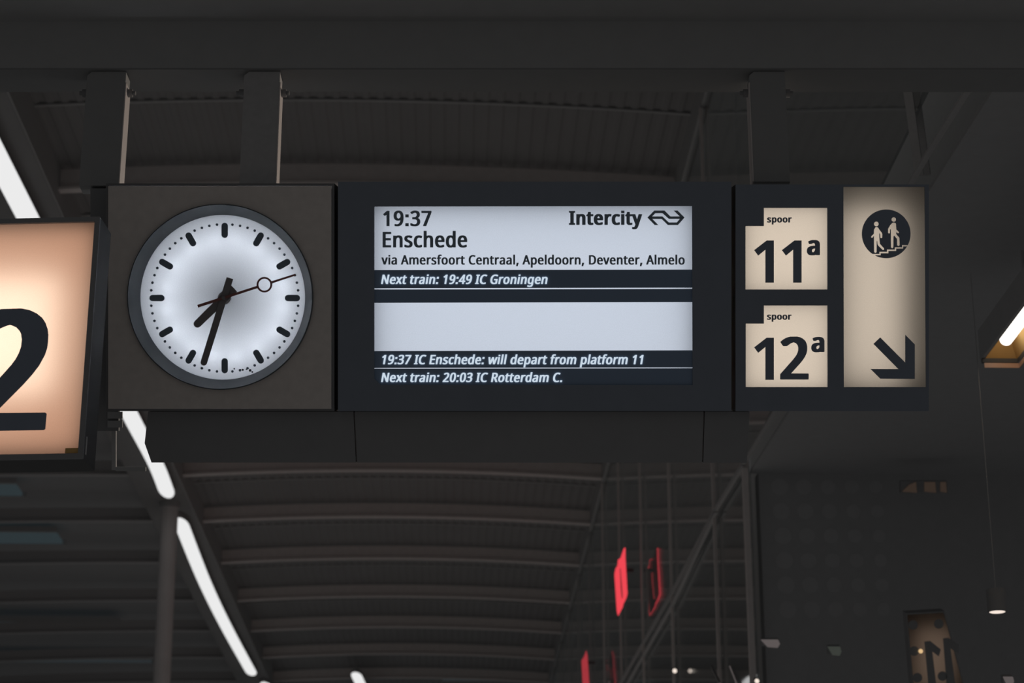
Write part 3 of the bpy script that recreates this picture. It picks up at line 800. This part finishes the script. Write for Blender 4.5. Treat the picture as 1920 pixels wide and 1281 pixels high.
line('announcement_text', '19:37 IC Enschede: will depart from platform 11', 'medium', 716.7, 1206.8, 683.2, 665.7, M['lcdtext'], IT, y=-.0005)
line('announcement_text', 'Next train: 20:03 IC Rotterdam C.', 'medium', 714.5, 1054.2, 716.5, 699.2, M['lcdtext'], IT, y=-.0005)
bm = NB()
for P in ([(1325, 173), (1405, 92), (1524, 92), (1508, 122), (1418, 122), (1367, 173)],
          [(1500, 122), (1506, 92), (1524, 92), (1592, 160), (1580, 188), (1574, 188)],
          [(1574, 188), (1585, 160), (1702, 160), (1757, 173), (1702, 188)],
          [(1757, 173), (1680, 260), (1563, 260), (1575, 230), (1667, 230), (1715, 173)],
          [(1500, 160), (1574, 230), (1580, 260), (1563, 260), (1490, 189), (1486, 160)],
          [(1325, 173), (1380, 160), (1500, 160), (1492, 189), (1380, 189)],
          [(1325, 173), (1367, 173), (1452, 260), (1410, 260)],
          [(1757, 173), (1715, 173), (1630, 92), (1676, 92)]):
    sheet(bm, [T.poly([(1000 + x / 6.194, 380 + y / 6.194) for x, y in P])], YB, YB + .0012)
obj('railway_logo', bm, M['ink'], screen)

# =================================================================== platform number and stairs sign
G_ = Rig('platform_sign', 'navy lit sign with white squares 11a and 12a and a stairs panel with arrow', 'sign', 1560, 557)
r_ = G_.root
bm = G_.shell(NB(), 1379, 1741, 346, 771, .0, .20)
G_.box(bm, 1563, 1569, 346, 771, .0, .196)
G_.box(bm, 1383, 1563, 556, 560, .0, .196)
obj('housing', bm, M['black'], r_)
n11 = [(1432, 390), (1551, 390), (1551.3, 543), (1397.5, 543), (1397.5, 424), (1432, 424)]
n12 = [(1432, 573), (1551.3, 573), (1551.6, 726), (1398, 726), (1398, 607), (1432, 607)]
stp = [(1581, 350.5), (1733.5, 350.5), (1736, 726), (1581.8, 726)]
bm = sheet(NB(), [G_.r(1379, 1741, 346, 771), G_.poly(n11), G_.poly(n12), G_.poly(stp)], -.005, .003)
obj('front_frame', bm, M['navy'], r_)
def lit_panel(x0, x1, y0, y1, name='number_panel'):
    return obj(name, sheet(NB(), [G_.r(x0, x1, y0, y1)], .004, .006), M['opal_warm'], r_)
ONE = [(393, 1068), (393, 628), (297, 707), (243, 634), (410, 505), (506, 505), (506, 1068)]
def film(name, polys, parent, y=.0015):
    return obj(name, sheet(NB(), polys, y, y + .0015), M['inknavy'], parent)
def caption(xa, xb, base, top, parent):
    bm = NB()
    for g in G_.text('spoor', 'bold', xa, xb, base, top, ref='o'):
        sheet(bm, g, .0015, .003)
    return obj('caption_text', bm, M['inknavy'], parent)
p11 = lit_panel(1392, 1557, 385, 549)
one = lambda dx, dy: G_.poly([(1380 + x / 7.116 + dx, 380 + y / 7.116 + dy) for x, y in ONE])
film('number_text', [one(0, 0), one(52, 0)], p11)
film('number_text', G_.glyph('a', 'bold', 1513, 1537.6, 450, 479), p11)
caption(1438.4, 1484.8, 417.4, 407.7, p11)
p12 = lit_panel(1392, 1557, 567, 732)
film('number_text', [one(0, 182.4)] + G_.glyph('2', 'medium', 1462.8, 1516.5, 631.2, 711.9), p12)
film('number_text', G_.glyph('a', 'bold', 1521.2, 1546, 631.8, 660.8), p12)
caption(1438.2, 1484.4, 599.8, 590.1, p12)
ps = lit_panel(1575, 1739, 345.8, 731, 'stairs_panel')
z4 = lambda pts: G_.poly([(1600 + x / 10.677, 380 + y / 10.677) for x, y in pts])
CX, CY, CR = 660, 625, 488
def arc(p, q, n=60):
    """clockwise on the picture from p to q around the disc"""
    a0, a1 = math.atan2(p[1] - CY, p[0] - CX), math.atan2(q[1] - CY, q[0] - CX)
    while a1 > a0:
        a1 -= 2 * math.pi
    return [(CX + CR * math.cos(a0 + (a1 - a0) * i / n), CY + CR * math.sin(a0 + (a1 - a0) * i / n)) for i in range(n + 1)]
top_steps = [(385, 1028), (523, 1028), (523, 985), (675, 985), (675, 940), (832, 940), (832, 895), (975, 895), (975, 850), (1093, 850)]
low_steps = [(440, 1055), (550, 1055), (550, 1015), (705, 1015), (705, 968), (860, 968), (860, 920), (1000, 920), (1000, 878), (1078, 878)]
upper = top_steps + arc(top_steps[-1], top_steps[0], 90)[1:-1]
a0, a1 = math.atan2(low_steps[-1][1] - CY, low_steps[-1][0] - CX), math.atan2(low_steps[0][1] - CY, low_steps[0][0] - CX)
lower = low_steps + [(CX + CR * math.cos(a0 + (a1 - a0) * i / 50), CY + CR * math.sin(a0 + (a1 - a0) * i / 50)) for i in range(1, 50)]
man1 = [(440, 497), (465, 488), (500, 500), (525, 545), (570, 600), (582, 630), (580, 700), (560, 715), (542, 700), (540, 640), (520, 605), (522, 700), (535, 825), (620, 920), (617, 943), (592, 950), (500, 860), (488, 840), (478, 765), (470, 765), (468, 990), (445, 1008), (418, 990), (414, 662), (380, 706), (358, 697), (362, 672), (412, 626), (415, 545)]
man2 = [(785, 405), (820, 398), (855, 415), (864, 540), (915, 585), (920, 605), (895, 615), (863, 592), (862, 630), (925, 705), (930, 850), (905, 872), (878, 850), (876, 725), (818, 660), (806, 680), (804, 895), (780, 915), (756, 895), (752, 580), (750, 525), (735, 545), (735, 605), (718, 622), (697, 605), (697, 525), (740, 450)]
cc = lambda x, y, r: [(x + r * math.cos(2 * math.pi * i / 28), y + r * math.sin(2 * math.pi * i / 28)) for i in range(28)]
film('stairs_pictogram', [z4(P) for P in (upper, lower, cc(462, 427, 47), cc(812, 338, 45), man1, man2)], ps)
ARW = [(275, 345), (400, 225), (862, 690), (862, 175), (1040, 355), (1040, 993), (400, 988), (220, 808), (735, 810)]
film('arrow', [G_.poly([(1610 + x / 9.854, 610 + y / 9.854) for x, y in ARW])], ps)
WARM = (1, .93, .86)
for cy, e in ((468, .315), (650, .315)):
    q = G_.p(1476, cy)
    lamp('panel_lamp', 'AREA', e, WARM, (q[0], .05, q[1]), r_, size=.33, size_y=.335, aim=(0, -1, 0))
q = G_.p(1637, 556)
lamp('panel_lamp', 'AREA', .40, WARM, (q[0], .09, q[1]), r_, size=.22, size_y=.66, aim=(0, -1, 0))

# =================================================================== casing below the signs
C_ = Rig('equipment_casing', 'long black casing hanging right below clock and departure display', 'casing', 840, 868)
for k, P in enumerate(([(275, 772.5), (268.5, 832), (281.5, 868.5), (666, 868.5), (661.5, 772.5)],
                       [(664, 772.5), (668.5, 868.5), (1317.5, 868.5), (1320.5, 772.5)],
                       [(1323, 772.5), (1320, 868.5), (1402, 869), (1407, 772.5)])):
    obj('cover', sheet(NB(), [C_.poly(P)], .03, .16), M['black'], C_.root)
bm = sheet(NB(), [C_.poly([(300, 774), (300, 864), (1390, 864), (1390, 774)])], .05, .15)
obj('casing_frame', bm, M['mullion'], C_.root)

# =================================================================== big number sign on the left
DN = 7.0
c0 = CAM + (AXIS + RIGHT * ((168 - 960) / F) + UP * ((640.5 - 635) / F)) * DN      # middle of its right edge
beta = PH + math.radians(3.3)
nr = Vector((math.cos(beta), -math.sin(beta), 0))
nf = Vector((math.sin(beta), math.cos(beta), 0))
NM = Matrix((nr, nf, Vector((0, 0, 1)))).transposed().to_4x4()
nt_ = thing('number_sign', 'large amber-lit platform sign with a big dark 2, cut by the left edge', 'sign', Matrix.Translation(c0) @ NM)
NMi = (Matrix.Translation(c0) @ NM).inverted()
def on_sign(x, y):
    d = NMi.to_3x3() @ ray(x, y)
    o = NMi @ CAM
    t = -o.y / d.y
    return (o.x + d.x * t, o.z + d.z * t)
tr, br = on_sign(171.5, 418.5), on_sign(156, 852)
xr = (tr[0] + br[0]) / 2
zt, zb = tr[1], br[1]
WN = 1.05
e_ = .018
bm = NB()
th_ = .012
box(bm, xr - WN, xr + e_, .13, .142, zb - e_, zt + e_)
box(bm, xr + .004, xr + e_, -.004, .13, zb - e_, zt + e_)
box(bm, xr - WN, xr - WN + .012, -.004, .13, zb - e_, zt + e_)
box(bm, xr - WN + .012, xr + .004, -.004, .13, zt + .004, zt + e_)
box(bm, xr - WN + .012, xr + .004, -.004, .13, zb - e_, zb - .004)
obj('housing', bm, M['sidemetal'], nt_)
bm = sheet(NB(), [rect(xr - WN, xr + e_, zb - e_, zt + e_), rect(xr - WN + .02, xr, zb, zt)], -.014, -.004)
obj('front_frame', bm, M['black'], nt_, bevel=.002)
bm = sheet(NB(), [rect(xr - WN + .013, xr + .003, zb - .003, zt + .003)], 0, .002)
npn = obj('number_panel', bm, M['opal_orange'], nt_)
x1_, zt_ = on_sign(86, 578)
x1b, zb_ = on_sign(85.5, 807)
bm = sheet(NB(), glyph_box('2', 'medium', x1b - (zt_ - zb_) * .66, x1b, zb_, zt_), -.003, -.0015)
obj('number_text', bm, M['inknavy'], npn)
q0, q1 = on_sign(123, 841), on_sign(153, 850)
bm = sheet(NB(), [rect(q0[0], q1[0], q1[1], q0[1])], -.0035, -.0015)
obj('sticker', bm, M['gold'], npn, 'small brown maker sticker in the lower right corner')
q0, q1 = on_sign(160, 822), on_sign(162.5, 853)
bm = NB()
box(bm, q0[0] + .008, q0[0] + .011, -.018, -.012, q1[1] - .004, q0[1])
obj('frame_clip', bm, M['post'], nt_)
xc = xr - .30
lamp('sign_lamp', 'AREA', .70, (1, .97, .88), (xr - .36, .085, (zt + zb) / 2 + .01), nt_, size=.50, size_y=.42, aim=(0, -1, 0))
lamp('sign_lamp', 'AREA', 1.55, (1, .60, .44), (xr - .475, .05, (zt + zb) / 2), nt_, size=.94, size_y=.79, aim=(0, -1, 0))

# mounting frame between that sign and the clock
B_ = Rig('mounting_bracket', 'dark metal mounting bracket between the number sign and the clock', 'bracket', 190, 880)
bm = NB()
B_.box(bm, 190, 198, 806, 888, .20, .22)
obj('upright', bm, M['post'], B_.root)
bm = NB()
B_.box(bm, 198, 255, 882, 890, .20, .22)
obj('crossbar', bm, M['beam'], B_.root)
for y in (775, 792):
    bm = NB()
    B_.box(bm, 186, 214, y, y + 13, .16, .172)
    obj('clamp_block', bm, M['beam'], B_.root)
bm = NB()
B_.box(bm, 152, 206, 347, 812, .172, .20)
obj('back_plate', bm, M['black'], B_.root)

# =================================================================== red signs by the glass wall
def red_sign(outer, slots, X, mat, label):
    ps_ = [at_x(x, y, X) for x, y in outer]
    c = Vector((X, sum(p.y for p in ps_) / len(ps_), min(p.z for p in ps_)))
    # local frame: x along +Y of the hall, y towards +X, z up
    mtx = Matrix.Translation(c) @ Matrix((Vector((0, 1, 0)), Vector((1, 0, 0)), Vector((0, 0, 1)))).transposed().to_4x4()
    t = thing('red_sign', label, 'illuminated sign', mtx, 'red illuminated signs by the glass wall')
    loc = lambda L: [(at_x(x, y, X).y - c.y, at_x(x, y, X).z - c.z) for x, y in L]
    obj('letter', sheet(NB(), [loc(outer)] + [loc(s) for s in slots], -.004, .002), mat, t)
    cx_ = sum(x for x, _ in outer) / len(outer)
    cy_ = sum(y for _, y in outer) / len(outer)
    shrink = [(cx_ + (x - cx_) * .8, cy_ + (y - cy_) * .97) for x, y in outer]
    obj('back_panel', sheet(NB(), [loc(shrink)] + [loc(s) for s in slots], .002, .006), M['black'], t)
    bm = NB()
    P = loc(outer)
    box(bm, -.03, .03, .006, XR - .02 - X, .5, .54)
    obj('mount_rail', bm, M['black'], t)
    return t
z8 = lambda L: [(1020 + x / 2.904, 840 + y / 2.904) for x, y in L]
red_sign(z8([(437, 545), (443, 545), (443, 600), (454, 795), (447, 820), (432, 850), (428, 868), (404, 914), (398, 890), (385, 690), (390, 660), (402, 640), (404, 610), (418, 600), (428, 570)]),
         [z8([(412, 650), (419, 660), (430, 812), (424, 830), (418, 770)])], 2.22, M['red'], 'bright red lit sign nearer to us, at the middle of the glass wall')
red_sign(z8([(230, 1105), (236, 1130), (246, 1290), (212, 1290), (205, 1160), (220, 1135)]), [z8([(224, 1200), (227, 1200), (230, 1260), (228, 1262)])], 2.22, M['reddim'], 'dim red lit sign farther down the hall, at the bottom edge')

# =================================================================== lamps and reflections in the dark lobby
ZLp = 5.45
A_, B2 = at_z(1850, 673, ZLp), at_z(1905, 672, ZLp)
lt = thing('trough_lamp', 'warm lit rectangular trough lamp with copper rim at the right edge', 'lamp', Matrix.Translation((A_.x, A_.y, ZLp)))
LW, LL = B2.x - A_.x, 3.2

bm = NB()
box(bm, -.03, LW + .03, -LL, .03, .16, .18)
box(bm, -.03, -.012, -LL, .03, 0, .16)
box(bm, LW + .012, LW + .03, -LL, .03, 0, .16)
box(bm, -.012, LW + .012, .012, .03, 0, .16)
obj('housing', bm, M['dark'], lt)
bm = NB()
hexa(bm, [(-.01, -LL, .0), (.03, -LL, .12), (.03, 0, .12), (-.01, .01, .0)], (-.002, 0, .004))
hexa(bm, [(LW + .01, -LL, .0), (LW - .03, -LL, .12), (LW - .03, 0, .12), (LW + .01, .01, .0)], (.002, 0, .004))
hexa(bm, [(-.01, .01, .0), (LW + .01, .01, .0), (LW - .03, -.04, .12), (.03, -.04, .12)], (0, .003, .003))
hexa(bm, [(.02, -LL, .12), (LW - .02, -LL, .12), (LW - .02, -.03, .12), (.02, -.03, .12)], (0, 0, .01))
obj('reflector', bm, M['gold'], lt)
bm = NB()
cyl(bm, (LW * .45, -LL + .05, .06), (LW * .45, -.16, .06), .036, 20)
obj('lamp_tube', bm, M['tube'], lt)
bm = NB()
zr = ZLp - .03
A3, B3 = at_z(1840, 688, zr), at_z(1907, 687.5, zr)
A4 = at_z(1846, 680.5, zr)
xa, xb, yf, yn = A3.x - A_.x, B3.x - A_.x, A3.y - A_.y, A4.y - A_.y
box(bm, xa, xb, yn, yn + .006, -.058, -.03)
box(bm, xb - .006, xb, -LL, yn, -.058, -.03)
obj('rim', bm, M['copper'], lt)
bm = NB()
box(bm, -.03, xb - .012, .004, yn, -.026, -.002)
box(bm, LW + .008, xb - .012, -LL, .004, -.026, -.002)
obj('lip', bm, M['sidemetal'], lt)
bm = NB()
cyl(bm, (LW / 2, -.6, .18), (LW / 2, -.6, .42), .01, 10)
obj('hanger_rod', bm, M['dark'], lt)
bm = NB()
cyl(bm, (LW / 2, -2.6, .18), (LW / 2, -2.6, .30), .01, 10)
obj('hanger_rod', bm, M['dark'], lt)
# spot added beside the trough lamp to brighten the edges of the hanging posts
lamp('post_spot', 'SPOT', 300, (1, .86, .72), (-.07, -.3, -.04), lt, size=0.0, aim=(-3.0, -2.2, -.05)).data.spot_size = math.radians(70)

p = at_z(1870, 1148, 4.0)
dt = thing('downlight', 'small round glowing downlight near the lower right corner', 'lamp', Matrix.Translation(p))
bm = NB()
cyl(bm, (0, 0, 0), (0, 0, .015), .042, 32)
obj('diffuser', bm, M['down'], dt)
bm = NB()
tube_prof = [(.044, -.004), (.052, -.004), (.052, .12), (.044, .12)]
R = []
for i in range(32):
    a = 2 * math.pi * i / 32
    R.append([bm.verts.new((r * math.cos(a), r * math.sin(a), z + .004)) for r, z in tube_prof])
for i in range(32):
    for j in range(4):
        bm.faces.new((R[i][j], R[(i + 1) % 32][j], R[(i + 1) % 32][(j + 1) % 4], R[i][(j + 1) % 4]))
obj('can', bm, M['black'], dt)
bm = NB()
cyl(bm, (0, 0, .12), (0, 0, 2.2), .002, 10)
obj('stem', bm, M['dark'], dt)

def small_lamp(name, px, py, Y, w_, h_, mat, label, cat='lamp'):
    p = at_y(px, py, Y)
    t = thing(name, label, cat, Matrix.Translation(p) @ RIG)
    d = Y / ray(px, py).y
    k = d / F
    bm = NB()
    hw, hh = w_ * k / 2, h_ * k / 2
    sheet(bm, [[(-hw, hh), (hw * .8, hh), (hw, 0), (hw * .75, -hh), (-hw * .3, -hh * .8)]], -.02, 0)
    obj('cover', bm, mat, t)
    bm = NB()
    box(bm, -hw * .9, hw * .9, 0, .06, -hh * .7, hh * 1.1)
    obj('housing', bm, M['black'], t)
    return t
small_lamp('wall_lamp', 1444, 1207, 15.6, 36, 15, M['dimglow'], 'dim pale wall lamp low on the dark wall, beside the tall corner post')
small_lamp('wall_lamp', 1564, 1221, 15.6, 26, 17, M['dimcool'], 'faint greenish wall lamp low on the dark wall, midway to the brown sign reflection')
small_lamp('wall_lamp', 1890, 1277, 12.0, 20, 16, M['dimglow'], 'small dim lamp at the bottom right corner below the downlight')

p = at_y(1735, 913, 15.8)
wt = thing('warm_reflection', 'faint amber reflection high on the dark wall above the brown sign reflection', 'lamp', Matrix.Translation(p) @ RIG)
k = 15.8 / ray(1735, 913).y / F
for xa, xb in ((-44, -16), (-2, 20), (28, 40)):
    obj('diffuser', sheet(NB(), [[(xa * k, -9 * k), (xb * k, -11 * k), (xb * k - 2 * k, 9 * k), (xa * k + 14 * k if xa < -20 else xa * k, 4 * k if xa < -20 else 9 * k)]], -.01, 0), M['dimwarm'], wt)  # glowing patches standing in for warm reflections, no lamp there
bm = NB()
box(bm, -46 * k, 42 * k, 0, .06, -12 * k, 11 * k)
obj('housing', bm, M['black'], wt)

# reflection of a platform sign, built as a dim lit panel with reversed figures
p = at_y(1747, 1225, 14.0)
k = 14.0 / ray(1747, 1225).y / F
gt = thing('sign_reflection', 'dim brown reflection of a lit sign with dark reversed figures at the lower right', 'sign', Matrix.Translation(p) @ RIG)
L = lambda pts: [((x - 1747) * k, (1225 - y) * k) for x, y in pts]
out = L([(1699, 1150), (1771, 1146), (1812, 1300), (1712, 1300)])
bm = NB()
sheet(bm, [out, L([(1701, 1153), (1769, 1149), (1809, 1297), (1714, 1297)])], -.004, .12)
sheet(bm, [out], .12, .13)
obj('housing', bm, M['black'], gt)
pn = obj('panel', sheet(NB(), [L([(1701, 1153), (1769, 1149), (1809, 1297), (1714, 1297)])], 0, .002), M['opal_dim'], gt)
fl = []
fl.append(L([(1733, 1203), (1744, 1202), (1764, 1218), (1760, 1231), (1748, 1222), (1756, 1290), (1741, 1290)]))
fl.append(L([(1768, 1197), (1778, 1196), (1797, 1208), (1797, 1226), (1782, 1216), (1792, 1290), (1775, 1290)]))
obj('number_text', sheet(NB(), fl, -.003, -.001), M['black'], pn)
for x, y in ((1714, 1221), (1720, 1271), (1767, 1268), (1760, 1170), (1712, 1172)):
    obj('round_spot', sheet(NB(), [[((x + 9 * math.cos(t) - 1747) * k, (1225 - y + 9 * math.sin(t)) * k) for t in [2 * math.pi * i / 24 for i in range(24)]]], -.003, -.001), M['black'], pn)
bm = NB()
cyl(bm, ((1726 - 1747) * k, -.012, (1225 - 1221) * k), ((1726 - 1747) * k, -.003, (1225 - 1221) * k), 4 * k, 16)
obj('indicator_lamp', bm, M['amber'], gt, 'small glowing amber dot')
lamp('panel_lamp', 'AREA', .05, (1, .80, .66), (.02, .09, -.03), gt, size=.24, size_y=.40, aim=(0, -1, 0))

# small lamps and strip reflections at the foot of the glass wall
for x, y, r, lab in ((1265, 1258, 4, 'tiny bright spot lamp on the glass wall above the bottom edge'),
                     (1419, 1277, 4, 'tiny bright spot lamp at the corner post beside the dark wall'),
                     (1142, 1279, 3, 'tiny grey spot lamp right of the dim red sign')):
    p = at_x(x, y, XR - .05)
    t = thing('spot_lamp', lab, 'lamp', Matrix.Translation(p) @ RIG, 'spot lamps at the foot of the glass wall')
    k = (p - CAM).dot(AXIS) / F
    bm = NB(); cyl(bm, (0, -.02, 0), (0, 0, 0), r * k, 16)
    obj('lens', bm, M['mullion'] if r == 3 else M['down'], t)
    bm = NB(); cyl(bm, (0, 0, 0), (.0, .06, 0), r * k * 1.2, 16)
    obj('body', bm, M['black'], t)
for x0, x1, lab in ((1334, 1351, 'thin pale slanted reflection of a strip light, left of its twin at the bottom edge'),
                    (1368, 1381, 'thin pale slanted reflection of a strip light, right of its twin at the bottom edge')):
    p, q = at_x(x0, 1251, XR - .06), at_x(x1, 1284, XR - .06)
    t = thing('strip_reflection', lab, 'lamp', Matrix.Translation(p), 'slanted reflections of strip lights in the glass wall')
    bm = NB(); cyl(bm, (0, 0, 0), q - p, .010, 12)
    obj('tube', bm, M['dimglow'], t)  # glowing bar drawn for a strip light's reflection in the glass
    bm = NB(); bar(bm, Vector((0, .02, .014)), q - p + Vector((0, .02, .014)), .02, .012)
    obj('housing', bm, M['black'], t)
